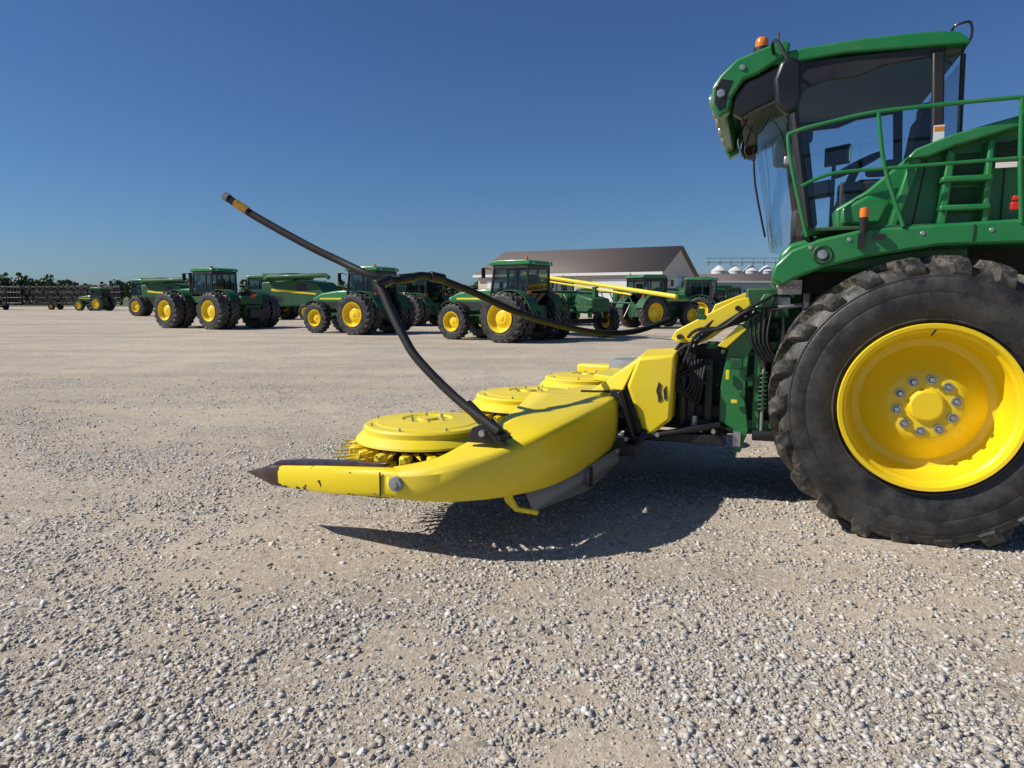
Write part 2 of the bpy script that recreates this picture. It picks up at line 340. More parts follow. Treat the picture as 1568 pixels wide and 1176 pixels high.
h('roof_liner',prism([(-1.35,3.37),(-1.1,3.47),(.18,3.52),(.18,3.47),(-.9,3.42),(-1.12,3.28),(-1.36,3.22)],.68,2.32),LINER,.02)
h('roof_shell',prism([(-1.44,3.47),(-1.2,3.565),(-.9,3.60),(-.5,3.62),(0,3.615),(.13,3.59),(.20,3.53),(.20,3.50),(.0,3.51),(-.6,3.53),(-1.0,3.50)],.60,2.40),GREEN,.025,segs=3)
for w0,w1 in((.56,.72),(2.28,2.44)):
    h('visor_horn',prism([(-1.56,3.36),(-1.50,3.45),(-1.38,3.56),(-1.06,3.66),(-.99,3.64),(-1.0,3.57),(-1.10,3.50),(-1.22,3.43),(-1.32,3.40),(-1.40,3.28),(-1.42,3.18),(-1.50,3.13),(-1.56,3.22)],w0,w1),GREEN,.02,segs=3)
    h('visor_black_cheek',prism([(-1.40,3.16),(-1.38,3.30),(-1.30,3.39),(-1.2,3.43),(-1.02,3.50),(-.98,3.38),(-1.08,3.24),(-1.22,3.18),(-1.33,3.12)],w0+.02,w1-.02),GLOSSB,.015)
    h('visor_inset',prism([(-1.53,3.36),(-1.49,3.42),(-1.40,3.40),(-1.44,3.30),(-1.45,3.20),(-1.50,3.18),(-1.53,3.24)],w0-.006,w0+.01),GLOSSB,.004)
h('visor_front',prism([(-1.56,3.36),(-1.48,3.48),(-1.36,3.54),(-1.34,3.46),(-1.44,3.34),(-1.46,3.20),(-1.53,3.18)],.70,2.30),GREEN,.015)
for w in(.62,.95,1.3,1.7,2.05):
    h('work_lamp',lathe([(.001,-.0),(.05,.0),(.06,.02),(.055,.07)],16,'y',(0,0,0)),LAMP).matrix_local=Matrix.Translation((-1.575,w,3.27))@Matrix.Rotation(R(-90),4,'Z')
h('side_work_lamp',join(lathe([(.001,-.012),(.026,-.01),(.033,0)],16,'y',(-1.485,.552,3.31)),lathe([(.001,-.012),(.018,-.01),(.024,0)],16,'y',(-1.33,.557,3.49))),LAMP)
h('beacon',lathe([(.048,3.65),(.05,3.68),(.048,3.71),(.035,3.73),(.001,3.735)],20,'z',(-1.2,.68,0)),ORANGE)
h('beacon_base',lathe([(.06,3.58),(.06,3.655),(.045,3.66)],20,'z',(-1.2,.68,0)),BLK)
h('antenna',tube([(-1.08,.8,3.62),(-1.08,.8,3.80)],.008,6),BLK)
h('roof_hook',tube([(.08,.66,3.57),(.09,.62,3.63),(.14,.60,3.645),(.19,.6,3.64),(.205,.62,3.55),(.17,.68,3.47),(.19,.78,3.38)],.009,8,3),BLK)
h('mirror_head',prism([(-1.08,3.10),(-1.10,3.28),(-1.06,3.40),(-.98,3.43),(-.91,3.38),(-.90,3.16),(-.93,3.06),(-1.0,3.03)],.20,.30),GLOSSB,.03,segs=3)
h('mirror_arm',tube([(-1.1,.62,3.55),(-1.12,.45,3.60),(-1.08,.3,3.56),(-1.0,.25,3.40)],.014,8,4),BLK)
h('mirror_far',prism([(-1.08,3.10),(-1.10,3.30),(-1.06,3.42),(-.98,3.45),(-.91,3.40),(-.90,3.18),(-.93,3.08)],2.75,2.85),GLOSSB,.03)
h('windshield_bars',join(tube([(-1.30,1.0,3.2),(-1.36,.9,3.0),(-1.30,.85,2.85)],.008,6,3),tube([(-1.25,.8,3.1),(-1.30,.8,2.9),(-1.22,.8,2.82)],.01,6,3),tube([(-1.36,.7,3.2),(-1.22,.68,3.0),(-1.12,.68,3.12)],.007,6,3),box((-1.24,.75,2.84),(.06,.05,.03))),BLK)
h('wiper',tube([(-1.12,1.3,2.25),(-1.22,1.2,2.7),(-1.24,1.15,3.0)],.010,6,3),BLK)
h('small_mirror',box((-.98,.3,2.72),(.05,.05,.06)),STEEL,.01)
h('seat',join(box((-.18,1.5,2.58),(.5,.52,.14)),box((.06,1.5,2.90),(.14,.50,.62),0,R(8)),box((.10,1.5,3.24),(.1,.26,.14)),box((-.15,1.5,2.36),(.3,.3,.34)),box((-.15,1.2,2.74),(.42,.09,.07)),box((-.15,1.8,2.74),(.42,.09,.07))),SEAT,.03,segs=3)
sw=[]
for i in range(25):
    a=2*math.pi*i/24; p=Matrix.Rotation(R(-25),3,'Y')@Vector((.2*math.cos(a),.2*math.sin(a),0)); sw.append((p.x-.40,p.y+1.4,p.z+2.84))
h('steering_wheel',join(tube(sw,.016,8),tube([(-.40,1.4,2.84),(-.55,1.4,2.45),(-.6,1.4,2.16)],.035,8),tube([sw[0],sw[12]],.012,6),tube([sw[6],sw[18]],.012,6)),BLKP)
h('console',join(box((-.25,.98,2.42),(.65,.22,.42)),box((-.2,1.0,2.72),(.09,.07,.16))),BLKP,.02)
h('monitor',join(box((-.60,.9,2.84),(.03,.22,.15),R(50)),box((-.70,1.05,2.60),(.03,.2,.14),R(40)),box((-.62,.92,2.5),(.03,.03,.6))),BLK,.008)
h('monitor_screens',join(box((-.583,.893-.006,2.84),(.014,.19,.12),R(50)),box((-.682,1.045-.006,2.60),(.014,.17,.11),R(40))),SCREEN)
h('instrument_panel',join(box((-.82,.86,2.62),(.10,.12,.70),0,R(-8)),box((-.84,.9,2.30),(.16,.26,.24)),box((-.84,.85,3.02),(.10,.08,.16))),BLKP,.03)
h('warning_decal',box((.045,.618,2.90),(.07,.004,.12)),WHITE)
h('warning_decal_stripe',box((.045,.6145,2.935),(.06,.003,.03)),ORANGE)
h('side_decal',join(box((.36,.155,2.58),(.12,.006,.035)),box((.50,.155,2.61),(.08,.006,.045))),WHITE)
RAIL=.014
h('handrails',join(
 tube([(-.83,.12,2.15),(-.92,.1,2.5),(-.985,.1,2.82),(-.94,.1,2.88),(-.7,.1,2.93),(-.42,.1,2.97),(.06,.1,2.985),(.45,.1,2.99),(1.0,.1,3.0)],RAIL,10,5),
 tube([(-.885,.1,2.50),(-.75,.1,2.56),(-.6,.1,2.585),(-.2,.1,2.595),(.42,.1,2.61),(1.0,.1,2.62)],RAIL*.9,10,4),
 tube([(-.42,.1,2.97),(-.36,.1,2.6),(-.22,.12,2.2)],RAIL,10,4),
 tube([(.40,.1,2.99),(.42,.1,2.6),(.46,.12,2.2)],RAIL,10,4)),GREEN)
h('side_beacon',lathe([(.027,2.265),(.03,2.30),(.026,2.33),(.001,2.34)],16,'z',(-.47,.1,0)),ORANGE)
h('side_beacon_base',join(lathe([(.018,2.12),(.024,2.2),(.03,2.268)],12,'z',(-.47,.1,0)),bx(-.50,-.46,.07,.12,2.06,2.16),bx(-.40,-.33,.08,.12,2.12,2.15)),BLK)
h('red_switch',join(box((.42,.13,2.31),(.05,.04,.05)),box((.42,.13,2.36),(.035,.05,.03))),RED,.006)
h('feed_housing',prism([(-2.05,.55),(-2.05,1.05),(-1.5,1.25),(-.8,1.5),(-.8,.7),(-1.4,.5)],1.0,2.05),BLK,.03)
h('feed_housing_side',join(prism([(-1.95,.62),(-1.95,1.15),(-1.6,1.32),(-1.25,1.35),(-1.2,.62)],.86,1.0),box((-1.7,.8,.9),(.1,.1,.5)),box((-1.55,.78,.75),(.3,.08,.12))),BLKP,.02)
h('link_plate',join(prism([(-1.42,.95),(-1.36,1.35),(-1.22,1.55),(-1.10,1.75),(-1.02,1.72),(-1.10,1.45),(-1.2,1.25),(-1.22,.9),(-1.18,.62),(-1.24,.42),(-1.30,.44),(-1.30,.62),(-1.42,.68)],.68,.74),
   bx(-1.16,-1.10,.72,.78,.62,1.6),bx(-1.38,-.95,.74,.80,1.28,1.36),bx(-1.20,-.85,.76,.84,.62,.70)),GREEN,.008)
h('link_plate_inner',join(bx(-1.25,-.8,.86,.95,.55,1.8),bx(-1.1,-.9,.7,.86,1.55,1.75),bx(-1.0,-.85,.72,.9,.9,1.3)),GREEND,.02)
spr=[(-1.08+.035*math.cos(i*.9),.70+.035*math.sin(i*.9),.78+i*.0052) for i in range(66)]
h('spring',tube(spr,.009,6),GREEND)
h('hydraulic_ram',join(tube([(-1.08,.70,1.15),(-1.08,.70,1.50)],.035,14),tube([(-1.75,.70,.7),(-1.2,.72,.58)],.03,12),tube([(-1.15,.68,.58),(-.85,.7,.58)],.045,14)),BLK)
h('hydraulic_rod',join(tube([(-1.08,.70,.62),(-1.08,.70,1.15)],.016,12),tube([(-1.62,.66,.72),(-1.62,.66,.55)],.03,12),bx(-1.3,-1.24,.64,.70,.48,.60)),STEEL)
h('coupler_block',join(bx(-1.0,-.82,.66,.8,1.74,1.86),bx(-1.12,-.9,.7,.8,1.66,1.72),*[tube([(-1.0+i*.05,.64,1.80),(-1.0+i*.05,.60,1.80)],.016,10) for i in range(4)],tube([(-1.15,.7,1.62),(-.8,.72,1.66)],.02,8)),STEEL,.004)
h('lift_bracket',join(prism([(-1.84,1.36),(-1.80,1.44),(-1.32,1.70),(-1.22,1.72),(-1.20,1.66),(-1.34,1.50),(-1.50,1.38),(-1.60,1.33)],.70,.76),
   prism([(-1.62,1.40),(-1.50,1.66),(-1.25,1.76),(-1.22,1.71),(-1.45,1.58),(-1.55,1.38)],.95,1.0),bx(-1.80,-1.60,.66,.85,1.34,1.38),
   prism([(-1.45,1.32),(-1.28,1.5),(-1.22,1.46),(-1.38,1.3)],.62,.68)),YEL,.008)
h('lift_bracket_pins',join(*[tube([(u,.60,z),(u,.70,z)],.022,12) for u,z in((-1.76,1.39),(-1.30,1.63),(-1.52,1.45))]),BLK)
hs=[]
for i in range(9):
    o=random.uniform; w0=.60+.03*i
    hs.append(tube([(-1.9+o(-.1,.1),w0+.1,.95+o(-.1,.15)),(-1.74+o(-.05,.05),w0,1.25+o(-.1,.12)),(-1.62+o(-.05,.05),w0-.02,1.40+o(-.05,.12)),(-1.42,w0,1.52+o(-.06,.1)),(-1.22,w0,1.60+o(-.06,.08)),(-1.0,w0+.08,1.68+o(-.04,.08))],.014,8,5))
for i in range(5):
    hs.append(tube([(-1.78+.03*i,.62,1.20-.03*i),(-1.84+.02*i,.60,1.02),(-1.72+.03*i,.60,.92-.02*i),(-1.64+.02*i,.62,1.05),(-1.66+.03*i,.66,1.2)],.013,8,5))
    hs.append(tube([(-1.2+.04*i,.66,1.62),(-1.18+.03*i,.62,1.35),(-1.05+.03*i,.64,1.2),(-.95,.7,1.4+.04*i)],.011,8,5))
h('hydraulic_hoses',join(*hs),HOSE)
h('under_clutter',join(bx(-1.7,-1.62,.68,.74,.7,1.25),bx(-1.55,-1.48,.7,.78,.6,1.2),tube([(-1.72,.66,.62),(-1.72,.66,1.1)],.04,12),bx(-1.95,-1.2,.95,1.02,.55,.66)),BLK,.01)
h('hydraulic_brackets',join(*[box((random.uniform(-1.7,-.95),random.uniform(.62,.85),random.uniform(.7,1.6)),(random.uniform(.03,.10),.04,random.uniform(.03,.10))) for _ in range(22)]),GREEND,.006)
h('yellow_linkage_tabs',join(box((-1.36,.64,1.08),(.03,.03,.08)),box((-1.30,.64,.86),(.05,.02,.03))),YEL,.004)

# ---------------------------------------------------------------- rotary header
HD=empty('rotary_corn_header'); HD.location=HV.location; HD.rotation_euler=HV.rotation_euler
def d(name,geo,mat,bevel=0,**k): return obj(name,geo,mat,HD,bevel,**k)
st=[(-3.34,-1.515,.42,.60,-3.30,-1.40,.615),(-3.08,-1.49,.415,.635,-3.10,-1.30,.66),(-2.86,-1.39,.41,.68,-2.97,-1.16,.73),(-2.63,-1.19,.41,.74,-2.86,-.96,.80),(-2.42,-.84,.415,.82,-2.82,-.64,.87),(-2.30,-.24,.43,.865,-2.88,-.12,.90),(-2.24,.43,.45,.885,-2.95,.25,.915)]
S=catmull(st,8); V=[];F=[]; prof=[(-.07,0,-.0),(-.015,0,.0),(.0,0,.015),(.012,.5,0),(.010,.8,0),(.006,1,-.045),(-.004,1,-.018),(-.03,1,-.003),(-.10,1,.008)]
for i,s in enumerate(S):
    a=S[max(i-1,0)];b=S[min(i+1,len(S)-1)]; t=np.array([b[0]-a[0],b[1]-a[1]]); t/=np.linalg.norm(t); nx,ny=t[1],-t[0]
    for off,k,dz in prof: V.append((s[0]+nx*off,s[1]+ny*off,s[2]+(s[3]-s[2])*k+dz))
    pu,pw=s[0]-nx*.10,s[1]-ny*.10
    for q in(.35,.7,1): V.append((pu+(s[4]-pu)*q,pw+(s[5]-pw)*q,(s[3]+.008)+(s[6]-s[3]-.008)*q))
m=len(prof)+3
for i in range(len(S)-1):
    for j in range(m-1): F.append([i*m+j,(i+1)*m+j,(i+1)*m+j+1,i*m+j+1])
d('side_hood',(V,F),YEL,solid=.012,ang=50)
d('hood_extension',prismz([(-2.28,.445),(-2.93,.27),(-2.74,.52),(-2.66,.95),(-2.28,.95)],.86,.905),YEL,.015)
d('hood_slot',box((-2.42,.50,.912),(.30,.05,.012),R(10)),BLKP)
def loft(secs,name,mat,par,n=8):
    V=[];F=[]
    for (u,w,z,hw,hh) in secs:
        for a in range(n):
            an=math.pi/n+a*2*math.pi/n; cx=math.cos(an);sz=math.sin(an)
            V.append((u,w+hw*math.copysign(abs(cx)**.5,cx),z+hh*math.copysign(abs(sz)**.5,sz)))
    for i in range(len(secs)-1):
        for k in range(n): F.append([i*n+k,i*n+(k+1)%n,(i+1)*n+(k+1)%n,(i+1)*n+k])
    F.append(list(range(n))); F.append([(len(secs)-1)*n+k for k in range(n)])
    return obj(name,(V,F),mat,par,ang=40)
loft([(-3.18,-1.46,.513,.05,.088),(-3.40,-1.468,.510,.062,.100),(-3.8,-1.425,.488,.078,.098),(-4.15,-1.36,.465,.080,.090),(-4.34,-1.33,.452,.070,.080),(-4.38,-1.325,.45,.062,.07)],'snout',WORN,HD,12)
loft([(-4.27,-1.335,.457,.078,.088),(-4.36,-1.328,.452,.076,.082),(-4.46,-1.312,.443,.052,.052),(-4.57,-1.297,.435,.024,.024),(-4.66,-1.285,.43,.004,.004)],'snout_tip',MAROON,HD,12)
loft([(-3.40,-1.41,.615,.045,.012),(-3.8,-1.40,.592,.062,.014),(-4.12,-1.355,.562,.066,.016),(-4.34,-1.33,.535,.05,.014)],'snout_wear_strip',MAROON,HD,12)
loft([(-3.42,-1.36,.55,.02,.045),(-3.7,-1.30,.56,.03,.04),(-4.0,-1.28,.54,.03,.03),(-4.28,-1.29,.50,.02,.03)],'snout_inner_guide',MAROON,HD,12)
d('snout_seam',join(box((-3.385,-1.533,.513),(.008,.008,.16))),BLKP)
d('snout_pivot',lathe([(.001,-.022),(.02,-.022),(.022,-.014),(.045,-.012),(.05,0),(.05,.03)],24,'y',(-3.27,-1.535,.525)),GREYM)
def rotor(u,w,z,Rc,name):
    d(name+'_cover',lathe([(.001,z+.035),(.07,z+.035),(.075,z+.02),(.17,z+.018),(.19,z+.03),(.21,z+.028),(.25,z+.022),(Rc*.8,z+.012),(Rc*.82,z+.006),(Rc*.97,z-.0),(Rc,z-.015),(Rc,z-.05),(Rc*1.02,z-.055),(Rc*1.12,z-.10),(Rc*1.13,z-.115),(Rc*.9,z-.13)],72,'z',(u,w,0)),YEL,ang=25)
    d(name+'_drum',lathe([(Rc*.88,z-.10),(Rc*.88,z-.36),(Rc*.5,z-.40),(.001,z-.40)],48,'z',(u,w,0)),GLOSSB)
    g=[];nb=18
    for i in range(nb):
        a=2*math.pi*i/nb; c,s=math.cos(a),math.sin(a)
        g.append(box((u+c*Rc*1.08,w+s*Rc*1.08,z-.175),(.15,.05,.045),a)); 
        g.append(box((u+c*Rc*.97,w+s*Rc*.97,z-.24),(.12,.07,.06),a))
        g.append(lathe([(.001,.0),(.035,.0),(.04,-.02),(.04,-.05)],10,'z',(u+c*Rc*1.14,w+s*Rc*1.14,z-.145)))
    d(name+'_claws',join(*g),YEL,.006)
    g=[]
    for lv,(zz,Ro,ns) in enumerate(((z-.15,1.36,34),(z-.22,1.50,36),(z-.29,1.58,36),(z-.34,1.52,36))):
        for i in range(ns):
            a=2*math.pi*(i+.3*lv)/ns; c,s=math.cos(a),math.sin(a); r0=Rc*.93;r1=Rc*Ro; b=.020; sw_=.12
            c1,s1=math.cos(a+sw_),math.sin(a+sw_)
            P=[(u+c*r0-s*b,w+s*r0+c*b),(u+c*r0+s*b,w+s*r0-c*b),(u+c1*r1,w+s1*r1)]
            g.append(prismz(P[::-1],zz-.004,zz+.004))
    d(name+'_teeth',join(*g),YEL)
    d(name+'_cap_bolts',join(*[lathe([(.001,z+.045),(.012,z+.045),(.012,z+.01)],8,'z',(u+.13*math.cos(a),w+.13*math.sin(a),0)) for a in np.arange(0,6.28,1.05)],*[lathe([(.001,z+.022),(.008,z+.022),(.009,z+.005)],8,'z',(u+Rc*.9*math.cos(a),w+Rc*.9*math.sin(a),0)) for a in np.arange(0,6.28,.785)]),STEEL)
rotor(-3.44,-.74,.79,.47,'rotor_a'); rotor(-3.20,.92,.81,.50,'rotor_b'); rotor(-3.0,2.5,.82,.50,'rotor_c')
d('header_floor',prismz([(-3.7,-1.2),(-3.9,-.4),(-3.7,.3),(-3.6,.9),(-3.4,1.7),(-3.3,2.6),(-3.0,3.2),(-2.4,3.2),(-2.4,-.3),(-2.75,-1.1)],.38,.43),BLKP,.01)
d('header_frame',join(bx(-2.62,-2.42,0,3.2,.45,.84),bx(-2.42,-2.0,.9,2.9,.50,.62),bx(-2.7,-2.3,2.9,3.2,.45,.9)),BLK,.02)
d('hood_end_plate',prism([(-2.27,.46),(-2.27,.86),(-2.9,.88),(-2.9,.46)],.44,.46),BLKP)
d('centre_deflector',join(prismz([(-2.75,1.7),(-2.5,1.5),(-2.3,1.3),(-2.3,3.0),(-2.7,2.9)],.86,.93)),YEL,.015)
d('far_cover',prismz([(-2.8,3.0),(-3.3,3.1),(-3.2,3.25),(-2.3,3.3),(-2.3,3.0)],.45,.9),YEL,.03)
d('far_rotor_hub',lathe([(.001,1.03),(.22,1.02),(.27,.98),(.28,.88)],24,'z',(-2.50,2.6,0)),GREYM)
d('rear_shield',([(-2.17,.47,.97),(-2.00,.47,.52),(-1.79,.47,.70),(-1.77,.47,1.25),(-2.08,.47,1.22),
                  (-2.17,.95,.99),(-2.00,.95,.52),(-1.79,.95,.70),(-1.77,.95,1.28),(-2.08,.95,1.26)],
   [[0,1,2,3,4],[9,8,7,6,5],[0,5,6,1],[1,6,7,2],[2,7,8,3],[3,8,9,4],[4,9,5,0]]),YEL,.03,segs=3)
d('shield_wedge',([(-2.50,.55,.905),(-2.20,.47,.93),(-2.08,.49,1.20),(-2.50,.98,.915),(-2.2,.98,.95),(-2.08,.93,1.24)],[[0,1,2],[3,5,4],[0,2,5,3],[0,3,4,1],[1,4,5,2]]),YEL,.01)
d('shield_logo',join(prism([(-1.92,.94),(-1.90,1.02),(-1.88,1.0),(-1.885,.94),(-1.87,.87),(-1.90,.85),(-1.905,.90)],.462,.469),prism([(-1.86,.95),(-1.84,.99),(-1.83,.88),(-1.85,.87)],.462,.469)),BLKP)
d('fold_strut',join(prism([(-2.27,.97),(-2.17,.99),(-1.98,.52),(-2.12,.45)],.50,.62),tube([(-2.22,.40,.93),(-2.10,.42,.55)],.025,12),bx(-2.30,-2.22,.42,.52,.86,.94)),BLK,.01)
d('lower_linkage',join(bx(-2.2,-1.35,.55,.68,.50,.58),tube([(-2.15,.45,.52),(-1.4,.6,.66)],.03,10),tube([(-2.1,.4,.42),(-2.0,.5,.60)],.035,12),bx(-2.3,-2.05,.3,.6,.40,.50)),BLK,.01)
d('linkage_pins',join(*[tube([(u,w,z),(u,w-.05,z)],.018,10) for u,w,z in((-2.15,.43,.53),(-1.9,.50,.57),(-1.45,.54,.62),(-2.2,.30,.45))]),STEEL)
d('skid_plate_long',([(-2.56,-1.04,.42),(-2.52,-.98,.26),(-2.28,-.40,.28),(-2.18,.25,.36),(-2.20,.32,.47),(-2.30,-.3,.44)],[[0,1,2,3,4,5]]),GREYM,solid=.006)
d('skid_plate_rib',box((-2.275,-.33,.37),(.02,.04,.15)),BLKP)
d('skid_bracket',prism([(-2.72,.42),(-2.69,.34),(-2.62,.28),(-2.46,.27),(-2.46,.30),(-2.60,.31),(-2.64,.37),(-2.64,.42)],-1.08,-1.05),YEL,.004)
A=[(-4.88,-1.10,2.45),(-4.69,-1.05,2.32),(-4.28,-.99,2.10),(-4.02,-.96,1.98),(-3.80,-.97,1.89),(-3.65,-.92,1.84),(-3.59,-.77,1.85),(-3.51,-.57,1.88),(-3.32,-.20,1.77),(-3.02,.21,1.58),(-2.61,.87,1.41),(-2.29,1.41,1.39),(-1.99,1.75,1.50)]
d('crop_guide_bar',tube(A,.028,14,6),HOSE)
d('guide_bar_end',join(tube([A[0],(-4.91,-1.108,2.47)],.032,14)),GREYM)
d('guide_bar_tag',tube([(-4.83,-1.09,2.418),(-4.74,-1.065,2.357)],.0305,14),paint('orange_tape',(.65,.32,.02),.5,.9,dustcol=(.02,.02,.02),scale=25,coat=0))
B=[(-3.72,-.97,1.83),(-3.66,-.99,1.77),(-3.56,-1.03,1.61),(-3.45,-1.07,1.45),(-3.32,-1.10,1.29),(-3.02,-1.13,1.04),(-2.68,-1.21,.85)]
d('guide_bar_support',tube(B,.031,14,6),HOSE)
d('guide_bar_clamps',join(tube([(-3.50,-.55,1.88),(-3.44,-.43,1.86)],.038,14),tube([(-3.70,-1.0,1.80),(-3.64,-.90,1.85)],.040,14),tube([(-3.62,-.83,1.85),(-3.56,-.70,1.865)],.035,12)),BLK,.004)
d('bar_foot',join(tube([(-2.98,-1.05,.99),(-2.78,-1.12,.85),(-2.66,-1.17,.80)],.04,12),prism([(-2.92,.76),(-2.88,.86),(-2.80,.90),(-2.70,.80),(-2.62,.76)],-1.20,-1.17),prism([(-2.92,.76),(-2.88,.86),(-2.80,.90),(-2.70,.80),(-2.62,.76)],-1.04,-1.01)),BLK,.006)
d('bar_foot_bolt',lathe([(.001,-.03),(.022,-.03),(.024,0)],8,'y',(-2.80,-1.20,.83)),STEEL)

# ---------------------------------------------------------------- background machinery
WM={}
def wheelset(Rr,W,rb):
    k=(Rr,W,rb)
    if k not in WM:
        WM[k]=(mkmesh('bg_tire_%d'%(Rr*100),tire(Rr,W,rb,20,flat=Rr*.96,segs=48),RUB),mkmesh('bg_rim_%d'%(Rr*100),rim(rb,W,.8),YELW,30))
    return WM[k]
def wheel(par,x,y,Rr,W,rb,right):
    for me,nm in zip(wheelset(Rr,W,rb),('tire','rim')):
        o=obj('wheel_'+nm,me,None,par); o.location=(x,y,Rr*.96)
        o.rotation_euler=(0,0,0) if right else (0,0,math.pi)
def axle(par,x,Rr,W,rb,y,duals):
    for sgn in(-1,1):
        for k in range(2 if duals else 1):
            wheel(par,x,sgn*(y+W/2+k*(W+.12)),Rr,W,rb,sgn<0)
    obj('axle',tube([(x,-y-(W if duals else 0),Rr*.96),(x,y+(W if duals else 0),Rr*.96)],.11,12),BLKP,par)
def fender(par,x,R0,y0,y1,a0,a1,mat=None):
    V=[];F=[];n=14
    for i in range(n+1):
        a=R(a0+(a1-a0)*i/n)
        for r in(R0,R0+.04):
            for y in(y0,y1): V.append((x+r*math.cos(a),y,R0-.08+r*math.sin(a)-.02))
    for i in range(n):
        k=i*4; F+=[[k,k+4,k+5,k+1],[k+2,k+3,k+7,k+6],[k,k+2,k+6,k+4],[k+1,k+5,k+7,k+3]]
    F+=[[0,1,3,2],[n*4,n*4+2,n*4+3,n*4+1]]
    obj('fender',(V,F),mat or GREENB,par)
def cab(par,x0,x1,hw,z0,z1):
    tp=.06
    c=[(x0,z0),(x0-.02,z1),(x1-.12,z1),(x1+.08,z0)]
    for s in(-1,1):
        for (a,b) in((0,1),(3,2)):
            obj('cab_post',tube([(c[a][0],s*hw,c[a][1]),(c[b][0],s*(hw-tp),c[b][1])],.055,8),BLK,par)
        xm=(x0*1.4+x1*.6)/2; obj('cab_post',tube([(xm,s*hw,z0),(xm,s*(hw-tp),z1)],.045,8),BLK,par)
        obj('cab_side_glass',([(p[0],s*hw if i in(0,3) else s*(hw-tp),p[1]) for i,p in enumerate(c)],[[0,1,2,3]]),GLASSD,par)
        obj('cab_lower_panel',bx(x0-.02,x1+.05,s*hw-.03,s*hw+.03,z0-.15,z0+.22),GREENB,par,.02)
    obj('cab_front_glass',([(c[3][0],-hw,z0),(c[3][0],hw,z0),(c[2][0],hw-tp,z1),(c[2][0],-hw+tp,z1)],[[0,1,2,3]]),GLASSD,par)
    obj('cab_rear_glass',([(c[0][0],-hw,z0),(c[0][0],hw,z0),(c[1][0],hw-tp,z1),(c[1][0],-hw+tp,z1)],[[0,1,2,3]]),GLASSD,par)
    obj('cab_roof_trim',bx(x0-.06,x1-.05,-hw-.0,hw+.0,z1-.14,z1-.001),BLK,par,.02)
    obj('cab_roof',prism([(x0-.18,z1),(x0-.16,z1+.14),(x0+.1,z1+.21),(x1-.3,z1+.22),(x1+.02,z1+.16),(x1+.12,z1+.06),(x1+.05,z1)],-hw-.04,hw+.04),GREEN,par,.05,segs=3)
    obj('cab_lights',join(*[box((x1+.10,s*y,z1+.07),(.05,.16,.08)) for s in(-1,1) for y in(.25,.6)],*[box((x0-.18,s*.6,z1+.07),(.04,.14,.08)) for s in(-1,1)]),LAMP,par,.01)
    obj('cab_interior',join(box((x0+.5,0,z0+.45),(.5,.5,.14)),box((x0+.28,0,z0+.85),(.13,.48,.75)),box((x1-.3,0,z0+.4),(.15,.4,.7)),box((x0+.7,-.4,z0+.5),(.6,.2,.5)),bx(x0,x1,-hw+.05,hw-.05,z0-.05,z0+.12)),SEAT,par,.02)
    obj('cab_mirrors',join(*[join(tube([(x1,s*hw,z1-.15),(x1+.1,s*(hw+.35),z1-.1)],.02,6),box((x1+.1,s*(hw+.42),z1-.3),(.06,.2,.4))) for s in(-1,1)]),GLOSSB,par,.01)
    obj('beacon',lathe([(.05,z1+.18),(.05,z1+.32),(.001,z1+.34)],10,'z',(x0+.1,hw-.15,0)),ORANGE,par)
def tractor(x,y,hd,duals=True,sc_=1.0,name='farm_tractor'):
    P=empty(name,(x,y,0),R(hd)); P.scale=(sc_,)*3
    axle(P,0,1.0,.52,.56,.98,duals); axle(P,3.0,.78,.44,.40,.98,False)
    hood=[(1.1,1.25),(1.1,2.12),(2.2,2.10),(3.2,1.98),(3.68,1.78),(3.82,1.5),(3.78,1.15),(3.4,1.08)]
    obj('hood',prism(hood,-.43,.43),GREEN,P,.09,segs=3)
    obj('hood_stripe',join(bx(1.4,3.3,-.438,-.432,1.66,1.74),bx(1.4,3.3,.432,.438,1.66,1.74)),YEL,P)
    obj('side_grille',join(*[bx(1.5+.0,3.3,s*.436-.004,s*.436+.004,1.28,1.58) for s in(-1,1)],bx(3.79,3.835,-.3,.3,1.2,1.62)),BLKP,P)
    obj('headlamps',join(box((3.74,.25,1.70),(.1,.22,.1),0,R(20)),box((3.74,-.25,1.70),(.1,.22,.1),0,R(20))),LAMP,P,.01)
    obj('chassis',join(bx(-.4,3.6,-.3,.3,.65,1.25),bx(-.7,.6,-.45,.45,.6,1.45),bx(.4,1.3,-.85,.85,.6,1.15)),GREEND,P,.03)
    obj('front_weights',join(*[box((3.98,-.36+.12*i,.98),(.34,.10,.5)) for i in range(7)]),GREEND,P,.02)
    obj('fuel_tank',join(bx(.5,1.35,.5,1.0,.55,1.15),bx(.5,1.35,-1.0,-.5,.55,1.15)),BLKP,P,.08)
    obj('steps',join(*[bx(1.0,1.4,s*1.0-.15,s*1.0+.15,z,z+.04) for s in(1,-1) for z in(.5,.8,1.1)]),BLK,P)
    for s in(-1,1): 
        a,b=sorted((s*.62,s*1.28)); fender(P,0,1.06,a,b,20,165)
        a,b=sorted((s*.78,s*1.22)); fender(P,3.0,.84,a,b,50,150,BLKP)
    cab(P,-.55,1.15,.82,1.45,3.02)
    obj('exhaust',join(tube([(1.35,-.62,1.5),(1.35,-.62,3.0),(1.28,-.62,3.12)],.065,12)),BLK,P)
    obj('hitch',join(bx(-1.15,-.6,-.45,-.35,.55,.7),bx(-1.15,-.6,.35,.45,.55,.7),bx(-1.3,-.4,-.07,.07,.4,.5),tube([(-1.1,-.4,.65),(-.7,-.35,1.4)],.04,8),tube([(-1.1,.4,.65),(-.7,.35,1.4)],.04,8)),BLK,P)
    obj('tail_lamps',join(box((-.75,.95,1.95),(.05,.2,.1)),box((-.75,-.95,1.95),(.05,.2,.1))),RED,P)
    return P
